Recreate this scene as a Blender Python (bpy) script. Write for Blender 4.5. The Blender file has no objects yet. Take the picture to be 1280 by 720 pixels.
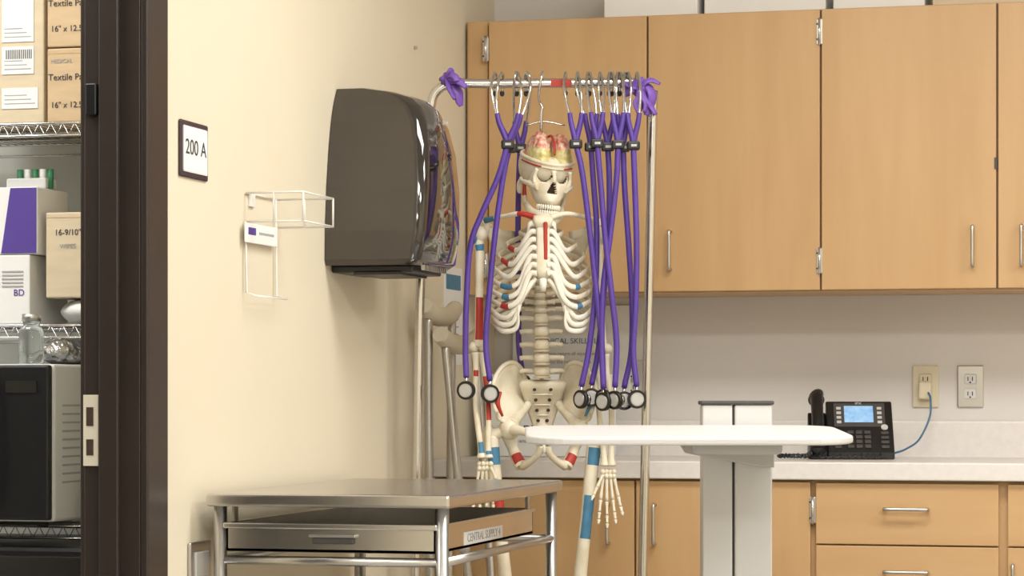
import bpy, bmesh, math, random
from mathutils import Vector, Matrix, Euler
random.seed(7)
scene = bpy.context.scene
try:
    scene.view_settings.view_transform = 'Standard'
    scene.view_settings.look = 'None'
except Exception:
    pass

# ------------------------------------------------------------------ materials
def lin(c):
    return tuple(((v/255)/12.92 if v/255 <= 0.04045 else ((v/255+0.055)/1.055)**2.4) for v in c)
MATS = {}
def mat(name, rgb, rough=0.5, metal=0.0, var=0.0, vscale=(8,8,8), rgb2=None, bump=0.0, bscale=60,
        emit=0.0, trans=0.0, coat=0.0, spec=0.5, ntype='NOISE', detail=4):
    m = bpy.data.materials.new(name); m.use_nodes = True
    nt = m.node_tree; b = nt.nodes['Principled BSDF']
    c = lin(rgb)
    b.inputs['Base Color'].default_value = (*c, 1)
    b.inputs['Roughness'].default_value = rough
    b.inputs['Metallic'].default_value = metal
    b.inputs['Specular IOR Level'].default_value = spec
    b.inputs['Coat Weight'].default_value = coat
    b.inputs['Transmission Weight'].default_value = trans
    tc = nt.nodes.new('ShaderNodeTexCoord')
    if var > 0 or rgb2:
        mp = nt.nodes.new('ShaderNodeMapping'); mp.inputs['Scale'].default_value = vscale
        nt.links.new(tc.outputs['Object'], mp.inputs['Vector'])
        n = nt.nodes.new('ShaderNodeTexNoise'); n.inputs['Scale'].default_value = 1.0
        n.inputs['Detail'].default_value = detail
        nt.links.new(mp.outputs['Vector'], n.inputs['Vector'])
        r = nt.nodes.new('ShaderNodeValToRGB')
        c2 = lin(rgb2) if rgb2 else tuple(v*(1-var) for v in c)
        r.color_ramp.elements[0].position = 0.35; r.color_ramp.elements[1].position = 0.65
        r.color_ramp.elements[0].color = (*c2, 1); r.color_ramp.elements[1].color = (*c, 1)
        nt.links.new(n.outputs['Fac'], r.inputs['Fac'])
        nt.links.new(r.outputs['Color'], b.inputs['Base Color'])
    if bump > 0:
        n2 = nt.nodes.new('ShaderNodeTexNoise'); n2.inputs['Scale'].default_value = bscale
        nt.links.new(tc.outputs['Object'], n2.inputs['Vector'])
        bp = nt.nodes.new('ShaderNodeBump'); bp.inputs['Strength'].default_value = bump
        bp.inputs['Distance'].default_value = 0.01
        nt.links.new(n2.outputs['Fac'], bp.inputs['Height'])
        nt.links.new(bp.outputs['Normal'], b.inputs['Normal'])
    if emit > 0:
        b.inputs['Emission Color'].default_value = (*c, 1)
        b.inputs['Emission Strength'].default_value = emit
    MATS[name] = m
    return m
mat('paint_cream', (221,212,190), 0.6, bump=0.05, bscale=250, var=0.03, vscale=(2,2,2))
mat('paint_grey', (214,210,206), 0.65, bump=0.05, bscale=250, var=0.03, vscale=(2,2,2))
mat('paint_store', (205,206,200), 0.7, var=0.03)
mat('ceiling_tile', (235,233,230), 0.9, bump=0.3, bscale=120)
mat('floor_vinyl', (170,166,160), 0.35, var=0.15, vscale=(30,30,30))
mat('maple', (198,162,117), 0.42, rgb2=(191,154,108), vscale=(14,14,1.6), detail=8)
mat('maple_h', (198,162,117), 0.42, rgb2=(191,154,108), vscale=(1.6,14,14), detail=8)
mat('carcass', (110,82,56), 0.6, var=0.1)
mat('laminate', (224,220,216), 0.35, var=0.05, vscale=(60,60,60))
mat('chrome', (212,211,210), 0.16, 1.0, var=0.05)
mat('satin', (196,195,193), 0.32, 1.0, var=0.05)
mat('stainless', (208,205,201), 0.25, 1.0, var=0.10, vscale=(3,60,3))
mat('stainless_shaded', (120,118,114), 0.4, 1.0, var=0.2, vscale=(30,3,3))  # same steel, darkened in colour to give the drawer interior its shade
mat('black_paint', (50,41,37), 0.38, var=0.1)
mat('black_plastic', (24,24,26), 0.35, var=0.1)
mat('smoke', (60,54,48), 0.2, 0.0, var=0.15, vscale=(5,5,5), coat=0.4)
mat('smoke_front', (34,30,28), 0.06, 0.0, var=0.1, coat=1.0)
mat('dark_grey', (70,68,66), 0.5, var=0.1)
mat('bone', (230,223,203), 0.45, var=0.10, vscale=(25,25,25), rgb2=(217,206,180))
mat('cartilage', (236,232,218), 0.35, var=0.05)
mat('red', (180,52,40), 0.5, var=0.15, vscale=(40,40,40))
mat('blue', (72,130,165), 0.5, var=0.15, vscale=(40,40,40))
mat('hole', (62,46,34), 0.8, var=0.1)
mat('brain', (228,200,178), 0.4, rgb2=(198,100,84), vscale=(90,90,90), detail=1)
mat('brain_y', (222,214,160), 0.4, rgb2=(206,190,116), vscale=(90,90,90), detail=1)
mat('purple', (88,61,156), 0.38, var=0.15, vscale=(10,10,10))
mat('glove', (124,88,182), 0.5, var=0.2, vscale=(50,50,50))
mat('white_plastic', (214,214,213), 0.4, var=0.03)
mat('white_wire', (226,224,218), 0.35, var=0.03)
mat('grey_plastic', (192,191,189), 0.45, var=0.04)
mat('paper', (232,232,230), 0.7, var=0.04)
mat('ink', (60,60,66), 0.7, var=0.1)
mat('grey_ink', (165,165,168), 0.7, var=0.1)
mat('card', (204,178,142), 0.8, var=0.10, vscale=(10,10,60))
mat('card2', (212,196,168), 0.8, var=0.08, vscale=(10,10,60))
mat('tape', (196,166,124), 0.35, var=0.08)
mat('box_purple', (86,64,150), 0.5, var=0.08)
mat('beige_plate', (212,202,176), 0.45, var=0.03)
mat('pad', (212,204,184), 0.6, var=0.08)
mat('screen', (150,190,225), 0.2, rgb2=(110,160,215), vscale=(60,60,60), emit=0.35)
mat('cable_blue', (62,108,145), 0.4, var=0.1)
mat('green', (50,125,85), 0.5, var=0.1)
mat('foil', (190,190,190), 0.25, 1.0, bump=1.0, bscale=60, var=0.2, vscale=(40,40,40))
mat('glass', (225,232,230), 0.06, trans=0.9, var=0.02)
mat('frame_purple', (62,46,54), 0.45, var=0.1)
mat('light_panel', (255,252,246), 0.6, emit=3.0, var=0.01)
mat('rubber', (40,38,36), 0.8, var=0.1)

# ------------------------------------------------------------------ mesh builder
def catmull(pts, sub, closed=False):
    P = [Vector(p) for p in pts]
    if len(P) < 3 or sub <= 1: return P
    out = []
    n = len(P); rng = n if closed else n-1
    for i in range(rng):
        if closed:
            p0,p1,p2,p3 = P[(i-1)%n],P[i],P[(i+1)%n],P[(i+2)%n]
        else:
            p1,p2 = P[i],P[i+1]
            p0 = P[i-1] if i>0 else p1*2-p2
            p3 = P[i+2] if i+2<n else p2*2-p1
        for k in range(sub):
            t=k/sub
            out.append(0.5*((2*p1)+(p2-p0)*t+(2*p0-5*p1+4*p2-p3)*t*t+(3*p1-p0-3*p2+p3)*t**3))
    if not closed: out.append(P[-1])
    return out

class B:
    def __init__(s):
        s.bm = bmesh.new(); s.names = []
    def mi(s, m):
        if m not in s.names: s.names.append(m)
        return s.names.index(m)
    def box(s, lo, hi, m, bevel=0.0, seg=2, M=None):
        lo=Vector(lo); hi=Vector(hi); c=(lo+hi)/2; d=hi-lo
        r = bmesh.ops.create_cube(s.bm, size=1.0)
        vs = r['verts']
        bmesh.ops.scale(s.bm, vec=d, verts=vs); bmesh.ops.translate(s.bm, vec=c, verts=vs)
        if M is not None: bmesh.ops.transform(s.bm, matrix=M, verts=vs)
        fs = set(f for v in vs for f in v.link_faces)
        k = s.mi(m)
        for f in fs: f.material_index = k
        if bevel>0:
            es = list(set(e for v in vs for e in v.link_edges))
            r2 = bmesh.ops.bevel(s.bm, geom=es, offset=bevel, segments=seg, affect='EDGES', profile=0.5)
            for f in r2['faces']: f.material_index = k; f.smooth = False
    def tube(s, pts, r, m, n=10, sub=6, flat=1.0, closed=False, zones=None, up=None):
        """r scalar or list per control point. zones: [(frac,mat),...]; red / blue zones are
        muscle markings that cover only one side of the bone"""
        P = catmull(pts, sub, closed)
        nc = len(pts); N=len(P)
        if isinstance(r,(int,float)): R=[r]*N
        else:
            R=[]
            span = nc if closed else nc-1
            for i in range(N):
                f = i/(N if closed else max(1,N-1))*span; a=int(f); t=f-a
                ra=r[a%nc]; rb=r[(a+1)%nc] if (closed or a+1<nc) else r[-1]
                R.append(ra*(1-t)+rb*t)
        rings=[]; prev=None
        for i in range(N):
            if closed: T=(P[(i+1)%N]-P[i-1])
            else: T=P[min(i+1,N-1)]-P[max(i-1,0)]
            if T.length<1e-9: T=Vector((0,0,1))
            T.normalize()
            if up is not None:
                nrm=Vector(up)-T*T.dot(Vector(up))
                if nrm.length<1e-4: nrm=T.orthogonal()
            elif prev is None: nrm=T.orthogonal()
            else:
                nrm=prev-T*prev.dot(T)
                if nrm.length<1e-6: nrm=T.orthogonal()
            nrm.normalize(); prev=nrm; bn=T.cross(nrm)
            rings.append([s.bm.verts.new(P[i]+nrm*math.cos(2*math.pi*j/n)*R[i]+bn*math.sin(2*math.pi*j/n)*R[i]*flat) for j in range(n)])
        k0=s.mi(m)
        cnt = N if closed else N-1
        md=Vector((.55,-.83,0))
        for i in range(cnt):
            k=k0; paint=False
            if zones:
                fr=i/cnt
                for z,mm in zones:
                    if fr<=z: k=s.mi(mm); paint = mm in ('red','blue'); break
            A=rings[i]; C=rings[(i+1)%N]
            for j in range(n):
                f=s.bm.faces.new((A[j],A[(j+1)%n],C[(j+1)%n],C[j])); f.smooth=True; f.material_index=k
                if paint and n>8:
                    c=(A[j].co+A[(j+1)%n].co)/2-P[i]
                    if c.dot(md)<R[i]*.05: f.material_index=k0
        if not closed:
            f=s.bm.faces.new(list(reversed(rings[0]))); f.material_index=k0
            f=s.bm.faces.new(rings[-1]); f.material_index=k0
    def cyl(s, a, b, r, m, r2=None, n=16):
        s.tube([a,b],[r, r if r2 is None else r2],m,n=n,sub=1)
    def ell(s, c, rad, m, rot=None, nu=16, nv=10, fn=None, mf=None):
        c=Vector(c); rot = rot or Matrix.Identity(3)
        rows=[]
        for i in range(nv+1):
            th=-math.pi/2+math.pi*i/nv
            if i in (0,nv):
                p=Vector((0,0,math.sin(th)*rad[2])); 
                if fn: p=fn(p)
                rows.append([s.bm.verts.new(c+rot@p)]); continue
            row=[]
            for j in range(nu):
                ph=2*math.pi*j/nu
                p=Vector((rad[0]*math.cos(th)*math.cos(ph),rad[1]*math.cos(th)*math.sin(ph),rad[2]*math.sin(th)))
                if fn: p=fn(p)
                row.append(s.bm.verts.new(c+rot@p))
            rows.append(row)
        k=s.mi(m)
        for i in range(nv):
            a,b=rows[i],rows[i+1]
            for j in range(nu):
                j2=(j+1)%nu
                if len(a)==1: vs=(a[0],b[j2],b[j])
                elif len(b)==1: vs=(a[j],a[j2],b[0])
                else: vs=(a[j],a[j2],b[j2],b[j])
                f=s.bm.faces.new(vs); f.smooth=True; f.material_index=k
                if mf:
                    cc=rot.inverted()@(f.calc_center_median()-c)
                    mm=mf(cc)
                    if mm: f.material_index=s.mi(mm)
    def prism(s, poly, axis, a, b, m, bevel=0, seg=2, smooth=False):
        def mk(p,t):
            if axis=='X': return (t,p[0],p[1])
            if axis=='Y': return (p[0],t,p[1])
            return (p[0],p[1],t)
        A=[s.bm.verts.new(mk(p,a)) for p in poly]; C=[s.bm.verts.new(mk(p,b)) for p in poly]
        k=s.mi(m); fs=[]
        fs.append(s.bm.faces.new(A)); fs.append(s.bm.faces.new(list(reversed(C))))
        n=len(poly)
        for i in range(n):
            f=s.bm.faces.new((A[i],C[i],C[(i+1)%n],A[(i+1)%n])); f.smooth=smooth; fs.append(f)
        for f in fs: f.material_index=k
        bmesh.ops.recalc_face_normals(s.bm, faces=fs)
        if bevel>0:
            es=[e for e in fs[0].edges]+[e for e in fs[1].edges]
            r2=bmesh.ops.bevel(s.bm,geom=list(set(es)),offset=bevel,segments=seg,affect='EDGES',profile=0.5)
            for f in r2['faces']: f.material_index=k
    def sheet(s, rows, m, thick=0.004):
        G=[[Vector(p) for p in r] for r in rows]
        nr=len(G); nc=len(G[0])
        def nrm(i,j):
            a=G[min(i+1,nr-1)][j]-G[max(i-1,0)][j]; b=G[i][min(j+1,nc-1)]-G[i][max(j-1,0)]
            v=a.cross(b); return v.normalized() if v.length>1e-9 else Vector((0,1,0))
        F=[[s.bm.verts.new(G[i][j]+nrm(i,j)*thick/2) for j in range(nc)] for i in range(nr)]
        K=[[s.bm.verts.new(G[i][j]-nrm(i,j)*thick/2) for j in range(nc)] for i in range(nr)]
        k=s.mi(m)
        def q(a,b,c,d):
            try:
                f=s.bm.faces.new((a,b,c,d)); f.smooth=True; f.material_index=k
            except ValueError: pass
        for i in range(nr-1):
            for j in range(nc-1):
                q(F[i][j],F[i+1][j],F[i+1][j+1],F[i][j+1]); q(K[i][j],K[i][j+1],K[i+1][j+1],K[i+1][j])
        for i in range(nr-1):
            q(F[i][0],K[i][0],K[i+1][0],F[i+1][0]); q(F[i][-1],F[i+1][-1],K[i+1][-1],K[i][-1])
        for j in range(nc-1):
            q(F[0][j],F[0][j+1],K[0][j+1],K[0][j]); q(F[-1][j],K[-1][j],K[-1][j+1],F[-1][j+1])
    def done(s, name, parent=None, loc=(0,0,0), rot=(0,0,0), norm=True):
        if norm: bmesh.ops.recalc_face_normals(s.bm, faces=s.bm.faces[:])
        me=bpy.data.meshes.new(name+'_mesh'); s.bm.to_mesh(me); s.bm.free()
        for m in s.names: me.materials.append(MATS[m])
        o=bpy.data.objects.new(name,me); scene.collection.objects.link(o)
        o.location=loc; o.rotation_euler=rot
        if parent: o.parent=parent
        return o
def text(name, body, size, loc, rot, m, parent, sx=1.0):
    cu=bpy.data.curves.new(name,'FONT'); cu.body=body; cu.size=size; cu.extrude=0.0003
    cu.align_x='CENTER'; cu.align_y='CENTER'
    cu.materials.append(MATS[m])
    o=bpy.data.objects.new(name,cu); scene.collection.objects.link(o)
    o.location=loc; o.rotation_euler=rot; o.scale=(sx,1,1); o.parent=parent
    return o
R90=math.radians(90)
FACE_Y=(R90,0,0); FACE_X=(R90,0,R90)

# ------------------------------------------------------------------ room
XL=-1.856; XW=-1.965; YB=7.03; H=2.75; XR=2.6; YF=-1.3
b=B(); b.box((-3.6,YF-.1,-.1),(XR+.1,YB+.1,0),'floor_vinyl'); b.done('floor')
b=B(); b.box((-3.6,YF-.1,H),(XR+.1,YB+.1,H+.1),'ceiling_tile'); b.done('ceiling')
b=B(); b.box((XW,YB,0),(XR+.1,YB+.1,H),'paint_grey'); b.done('wall_back')
b=B(); b.box((XR,YF,0),(XR+.1,YB,H),'paint_cream'); b.done('wall_right')
b=B(); b.box((-3.6,YF-.1,0),(XR+.1,YF,H),'paint_cream'); b.done('wall_front')
b=B()
b.box((XW,4.50,0),(XL,YB,H),'paint_cream')
b.box((XW,3.50,2.16),(XL,4.50,H),'paint_cream')
b.box((XW,YF,0),(XL,3.50,H),'paint_cream')
b.done('wall_left')
b=B(); b.box((-3.6,5.62,0),(XW,5.72,H),'paint_store'); b.done('wall_storeroom_back')
b=B(); b.box((-3.7,YF,0),(-3.6,5.72,H),'paint_store'); b.done('wall_storeroom_left')
b=B(); b.box((XL,4.56,0),(XL+.012,6.38,.1),'frame_purple',.003); b.done('baseboard_left')
# door frame
b=B()
for y0,y1,ya,yb in ((4.445,4.4995,4.445,4.545),(3.5005,3.555,3.455,3.555)):
    b.box((XW-.003,y0,0),(XL,y1,2.16),'black_paint',.002)
    b.box((XL,ya,0),(XL+.016,yb,2.20),'black_paint',.004)
    b.box((XW-.012,ya,0),(XW,yb,2.20),'black_paint',.003)
b.box((XW-.003,3.555,2.08),(XL,4.445,2.1595),'black_paint',.002)
b.box((XL,3.455,2.08),(XL+.016,4.545,2.20),'black_paint',.004)
b.box((-1.935,4.432,0),(-1.895,4.446,2.08),'black_paint',.003)
b.box((-1.969,4.4405,.945),(-1.938,4.4455,1.078),'pad',.001)
b.box((-1.962,4.4395,.965),(-1.948,4.4415,.995),'hole')
b.box((-1.962,4.4395,1.02),(-1.948,4.4415,1.055),'hole')
b.box((-1.960,4.430,1.60),(-1.938,4.446,1.66),'black_plastic',.003)
b.done('door_1')

# ------------------------------------------------------------------ upper cabinets
CB,CT=1.351,2.092; YU=6.71
b=B()
b.box((XL+.006,YU+.004,CB),(1.40,YB-.001,CT),'maple')
b.box((XL+.01,YU-.002,CB),(-1.790,YU+.006,CT),'maple',.001)
edges=[-1.7855,-1.346,-.884,-.429,.03,.49,.95,1.40]
for i in range(len(edges)-1):
    x0,x1=edges[i]+.0025,edges[i+1]-.0025
    b.box((x0,YU-.018,CB+.003),(x1,YU+.002,CT-.004),'maple',.0018)
    b.box((x1,YU-.008,CB+.003),(x1+.005,YU+.003,CT-.004),'carcass')
def vpull(b,x,y,z0,z1,r=.0045):
    b.tube([(x,y,z0),(x,y-.022,z0),(x,y-.028,z0+.006),(x,y-.028,(z0+z1)/2),(x,y-.028,z1-.006),(x,y-.022,z1),(x,y,z1)],r,'satin',n=10,sub=4)
def hpull(b,x0,x1,y,z,r=.0045):
    b.tube([(x0,y,z),(x0,y-.022,z),(x0+.006,y-.028,z),((x0+x1)/2,y-.028,z),(x1-.006,y-.028,z),(x1,y-.022,z),(x1,y,z)],r,'satin',n=10,sub=4)
yh=YU-.017
for x in (-1.283,-.4905,-.367,.43,.55): vpull(b,x,yh,1.413,1.513)
def hinge(b,x,y,z):
    b.box((x-.008,y-.003,z-.033),(x+.008,y+.001,z+.033),'satin',.001)
    b.cyl((x,y-.005,z-.035),(x,y-.005,z+.035),.0035,'chrome')
    for dz in (-.02,.02):
        b.cyl((x-.006,y-.003,z+dz),(x-.006,y-.005,z+dz),.0025,'dark_grey',n=8)
for x,z in ((-.887,2.03),(-.887,1.43),(-1.792,2.015),(-1.792,1.43),(.03,2.03),(.03,1.43)): hinge(b,x,yh,z)
b.box((-.436,YU-.021,1.66),(-.429,YU-.016,1.69),'dark_grey')
b.done('upper_wall_cabinet')

# base cabinets
YC=6.42
b=B()
b.box((XL+.004,YC+.004,.10),(1.60,YB-.001,.864),'maple')
b.box((XL+.004,YC+.06,.0),(1.60,YB-.001,.10),'black_paint')
def front(x0,x1,z0,z1,m='maple'):
    b.box((x0,YC-.016,z0),(x1,YC+.003,z1),m,.0018)
front(XL+.01,-1.775,.105,.862)
front(-1.770,-1.3225,.105,.860); front(-1.3175,-.872,.105,.860)
for x0,x1 in ((-.858,-.407),(-.385,.07)):
    z=.858
    for h in (.152,.155,.155,.28):
        front(x0,x1,z-h,z,'maple_h'); hpull(b,(x0+x1)/2-.053,(x0+x1)/2+.053,YC-.015,z-.063 if h<.2 else z-.08); z-=h+.004
front(.075,.52,.105,.860); front(.525,.97,.105,.860); front(.975,1.42,.105,.86)
vpull(b,-1.388,YC-.015,.70,.80); vpull(b,-1.268,YC-.015,.70,.80)
vpull(b,-.372,YC-.015,.57,.66)
hinge(b,-.866,YC-.015,.79); hinge(b,-.866,YC-.015,.2)
b.done('base_cabinet')
b=B()
b.box((XL+.004,6.385,.866),(1.60,YB-.002,.911),'laminate',.004,3)
b.box((XL+.004,YB-.022,.905),(1.60,YB-.001,1.008),'laminate',.004)
b.done('countertop')

def plate(name,x,z,m,plug=False,y=YB):
    b=B()
    b.box((x-.035,y-.007,z-.057),(x+.035,y-.0003,z+.057),m,.003)
    for dz in (-.02,.02):
        b.box((x-.017,y-.0095,z+dz-.014),(x+.017,y-.006,z+dz+.014),'white_plastic' if not plug else m,.004)
        for dx in (-.006,.006): b.box((x+dx-.0012,y-.0102,z+dz-.005),(x+dx+.0012,y-.009,z+dz+.006),'hole')
        b.cyl((x,y-.009,z+dz-.009),(x,y-.0102,z+dz-.009),.0025,'hole',n=8)
    b.cyl((x,y-.006,z),(x,y-.0105,z),.003,'satin',n=8)
    if plug:
        b.box((x-.016,y-.034,z-.035),(x+.018,y-.009,z+.012),m,.005)
    return b.done(name)
plate('wall_outlet',-.6425,1.102,'beige_plate',True)
plate('wall_outlet',-.522,1.102,'satin')
plate('wall_outlet',-1.458,1.12,'grey_plastic')
b=B(); b.box((XL+.0003,4.68,.70),(XL+.008,4.79,.79),'satin',.003); b.box((XL+.006,4.70,.72),(XL+.012,4.77,.77),'grey_plastic',.002); b.done('wall_outlet')

def carton(name,lo,hi,m='card',label=True,tape=True,texts=(),lid=False):
    b=B(); lo=Vector(lo); hi=Vector(hi)
    b.box(lo,hi,m,.003)
    cx=(lo.x+hi.x)/2
    if tape:
        b.box((cx-.025,lo.y-.0008,hi.z-.05),(cx+.025,lo.y,hi.z),'tape'); b.box((cx-.025,lo.y,hi.z),(cx+.025,hi.y,hi.z+.0008),'tape')
        b.box((lo.x,lo.y-.0005,hi.z-.012),(hi.x,lo.y,hi.z-.0105),'tape')
    if lid:
        b.box((lo.x-.004,lo.y-.004,hi.z-.05),(hi.x+.004,hi.y+.004,hi.z+.004),m,.003)
    o=b.done(name)
    for i,(t,s,x,z,mm) in enumerate(texts):
        text('lettering_%d'%(i+1),t,s,(x,lo.y-.001-(.004 if lid else 0),z),FACE_Y,mm,o)
    return o
carton('storage_box',(-1.475,6.74,CT),(-1.22,7.0,CT+.12),'paper',tape=False,lid=True)
carton('storage_box',(-1.205,6.76,CT),(-.88,7.0,CT+.10),'paper',tape=False,lid=False)
carton('storage_box',(-.86,6.76,CT),(-.62,7.0,CT+.07),'paper',tape=False)
carton('storage_box',(-.60,6.76,CT),(-.30,7.0,CT+.07),'card2',tape=True)

# ------------------------------------------------------------------ phone
e=bpy.data.objects.new('desk_phone',None); scene.collection.objects.link(e)
e.location=(-.81,6.74,.9112); e.rotation_euler=(0,0,math.radians(10))
b=B()
poly=[(-.085,.0),(.06,.0),(.075,.10),(.062,.150),(.045,.150),(-.085,.018)]
b.prism(poly,'X',-.065,.108,'black_plastic',.004)
b.prism([(-.08,.0),(.06,.0),(.07,.09),(.05,.12),(-.08,.02)],'X',-.112,-.065,'black_plastic',.003)
b.done('body',e)
def facept(x,s,off=.001):
    y=-.085+.130*s; z=.018+.132*s
    n=Vector((0,-.132,.130)).normalized()
    return Vector((x,y,z))+n*off
def facebox(b,x0,x1,s0,s1,m,h=.003):
    ang=math.atan2(.132,.130); L=math.hypot(.132,.130)
    M=Matrix.Translation(facept((x0+x1)/2,(s0+s1)/2,0))@Matrix.Rotation(ang,4,'X')
    b.box((-(x1-x0)/2,-(s1-s0)*L/2,-.001),((x1-x0)/2,(s1-s0)*L/2,h),m,.0008,M=M)
b=B()
facebox(b,-.045,.088,.50,.96,'dark_grey',.002)
facebox(b,-.018,.058,.58,.90,'screen',.003)
for i in range(4):
    facebox(b,-.038,-.026,.56+i*.09,.61+i*.09,'grey_plastic',.003); facebox(b,.068,.080,.56+i*.09,.61+i*.09,'grey_plastic',.003)
for r in range(4):
    for c in range(3):
        facebox(b,-.012+c*.022,.004+c*.022,.08+r*.09,.14+r*.09,'dark_grey',.004)
    facebox(b,-.045,-.028,.08+r*.09,.13+r*.09,'dark_grey',.003)
    facebox(b,.075,.095,.08+r*.09,.13+r*.09,'dark_grey',.003)
b.cyl(facept(.085,.47),facept(.085,.47,.006),.009,'grey_plastic')
b.done('keys_and_screen',e)
text('lettering','IPX',.012,facept(.02,.945,.003),(math.radians(45),0,0),'grey_plastic',e)
b=B()
hp=[facept(-.090,s,o) for s,o in ((-.02,.018),(.15,.032),(.5,.038),(.85,.032),(1.02,.018))]
b.tube(hp,[.017,.014,.013,.014,.017],'black_plastic',n=14,sub=6,flat=1.3)
b.ell(facept(-.090,.03,.012),(.022,.020,.020),'black_plastic'); b.ell(facept(-.090,.97,.012),(.022,.020,.020),'black_plastic')
b.done('handset',e)
b=B(); pts=[]
path=catmull([(-.095,-.09,.03),(-.12,-.10,.010),(-.16,-.09,.008),(-.19,-.06,.008),(-.15,-.04,.008),(-.09,-.105,.008),(0,-.115,.008),(.08,-.10,.008)],16)
for i,p in enumerate(path):
    a=i*1.9; pts.append(p+Vector((math.cos(a)*.004,math.sin(a)*.004*.7,math.sin(a)*.005+.001)))
b.tube(pts,.0024,'black_plastic',n=6,sub=2); b.done('coiled_cord',e)
b=B()
b.tube([(-.632,YB-.036,1.085),(-.625,YB-.05,1.07),(-.625,YB-.07,1.02),(-.650,6.93,.96),(-.68,6.88,.935),(-.705,6.85,.925),(-.72,6.84,.922)],.0028,'cable_blue',n=8,sub=8)
b.done('network_cable')

# ------------------------------------------------------------------ paper towel dispenser
b=B()
def disp_ring(z,yc,hy,x1,bev,xo=0.0):
    pts=[(XL+.002,yc-hy),(x1-bev,yc-hy)]
    for k in range(1,6):
        a=-math.pi/2+math.pi/2*k/6; pts.append((x1-bev+bev*math.cos(a),yc-hy+bev+bev*math.sin(a)))
    for k in range(0,8):
        t=k/7; y=yc-hy+bev+(2*hy-2*bev)*t
        pts.append((x1+.012*math.sin(math.pi*t),y))
    for k in range(1,6):
        a=math.pi/2*k/6; pts.append((x1-bev+bev*math.cos(a),yc+hy-bev+bev*math.sin(a)))
    pts+= [(x1-bev,yc+hy),(XL+.002,yc+hy)]
    return [b.bm.verts.new((p[0],p[1],z)) for p in pts]
yc=5.678
lv=[(1.372,.155,-1.650,.02),(1.385,.162,-1.632,.022),(1.45,.160,-1.622,.024),(1.55,.150,-1.618,.026),(1.64,.134,-1.622,.03),(1.70,.118,-1.634,.032),(1.735,.104,-1.650,.034),(1.757,.092,-1.675,.034),(1.772,.082,-1.715,.03),(1.782,.076,-1.775,.02)]
rings=[disp_ring(z,yc,hy,x1,bv) for z,hy,x1,bv in lv]
ks=b.mi('smoke'); kf=b.mi('smoke_front')
for i in range(len(rings)-1):
    A,C=rings[i],rings[i+1]; n=len(A)
    for j in range(n):
        f=b.bm.faces.new((A[j],A[(j+1)%n],C[(j+1)%n],C[j])); f.smooth=(0<j<n-2)
        f.material_index= kf if 2<=j<n-3 else ks
f=b.bm.faces.new(rings[0]); f.material_index=ks
f=b.bm.faces.new(rings[-1]); f.material_index=ks
b.box((XL+.002,yc-.115,1.357),(-1.66,yc+.12,1.374),'black_plastic',.004)
for k in range(12): b.box((-1.645,yc-.10+k*.016,1.362),(-1.637,yc-.092+k*.016,1.374),'satin')
b.box((-1.80,yc-.12,1.352),(-1.69,yc+.10,1.358),'black_plastic')
o=b.done('paper_towel_dispenser')
text('lettering','towel',.02,(-1.602,yc-.05,1.70),(R90,math.radians(0),R90),'grey_plastic',o)

# ------------------------------------------------------------------ room sign
b=B()
b.box((XL+.0003,4.632,1.502),(XL+.006,4.780,1.612),'frame_purple',.004)
b.box((XL+.005,4.643,1.512),(XL+.008,4.769,1.602),'paper',.003)
o=b.done('room_sign')
text('lettering','200 A',.042,(XL+.0085,4.706,1.560),FACE_X,'ink',o,1.08)

# ------------------------------------------------------------------ wire glove box holder
b=B(); x1=-1.728; y0,y1=5.0,5.195; w=.0022
for z in (1.497,1.437):
    b.tube([(XL+.004,y0,z),(x1,y0,z),(x1,y1,z),(XL+.004,y1,z)],w,'white_wire',n=8,sub=1)
for x,y in ((x1,y0),(x1,y1),((XL+x1)/2,y0),((XL+x1)/2,y1)):
    b.cyl((x,y,1.437),(x,y,1.497),w,'white_wire',n=8)
b.cyl((XL+.004,y0,1.497),(XL+.004,y1,1.497),w,'white_wire',n=8)
b.tube([(XL+.006,y0-.01,1.437),(XL+.008,y0-.01,1.290),(XL+.030,y0-.01,1.283),(XL+.030,y1-.02,1.283),(XL+.008,y1-.02,1.290),(XL+.006,y1-.02,1.497)],w,'white_wire',n=8,sub=1)
b.box((XL+.010,y0-.030,1.393),(XL+.014,y1-.03,1.434),'paper',.002)
b.box((XL+.0138,y0-.015,1.41),(XL+.0145,y0+.03,1.425),'box_purple')
b.box((XL+.0138,y0+.05,1.413),(XL+.0145,y0+.14,1.418),'grey_ink')
b.box((XL+.0003,y0+.02,1.47),(XL+.006,y0+.05,1.50),'white_wire',.001)
b.done('wire_glove_box_holder')
b=B(); b.cyl((XL,6.23,1.96),(XL+.008,6.23,1.96),.004,'satin',n=8); b.done('wall_hook')

# ------------------------------------------------------------------ stainless table
e=bpy.data.objects.new('stainless_steel_table',None); scene.collection.objects.link(e)
tx0,tx1,ty0,ty1=-1.826,-1.33,4.70,5.645; tz=.886
b=B()
b.box((tx0,ty0,tz-.026),(tx1,ty1,tz),'stainless',.006,3)
b.done('top',e)
b=B()
for x in (tx0+.022,tx1-.022):
    for y in (ty0+.025,ty1-.025):
        b.cyl((x,y,.09),(x,y,tz-.022),.013,'satin')
        b.cyl((x,y,.07),(x,y,.10),.017,'rubber'); b.cyl((x-.012,y,.035),(x+.012,y,.035),.035,'rubber',n=20)
b.done('legs',e)
b=B()
for z,r in ((.755,.009),(.22,.010)):
    for y in (ty0+.025,ty1-.025): b.cyl((tx0+.022,y,z),(tx1-.022,y,z),r,'satin')
    for x in (tx0+.022,tx1-.022): b.cyl((x,ty0+.025,z),(x,ty1-.025,z),r,'satin')
b.box((tx0+.02,ty0+.03,.222),(tx1-.02,ty1-.03,.24),'stainless',.003)
b.done('rails_and_shelf',e)
b=B()
dx0,dx1,dy0,dy1=tx0+.035,tx1-.032,ty0+.02,5.49
zt,zb=.829,.772
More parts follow.
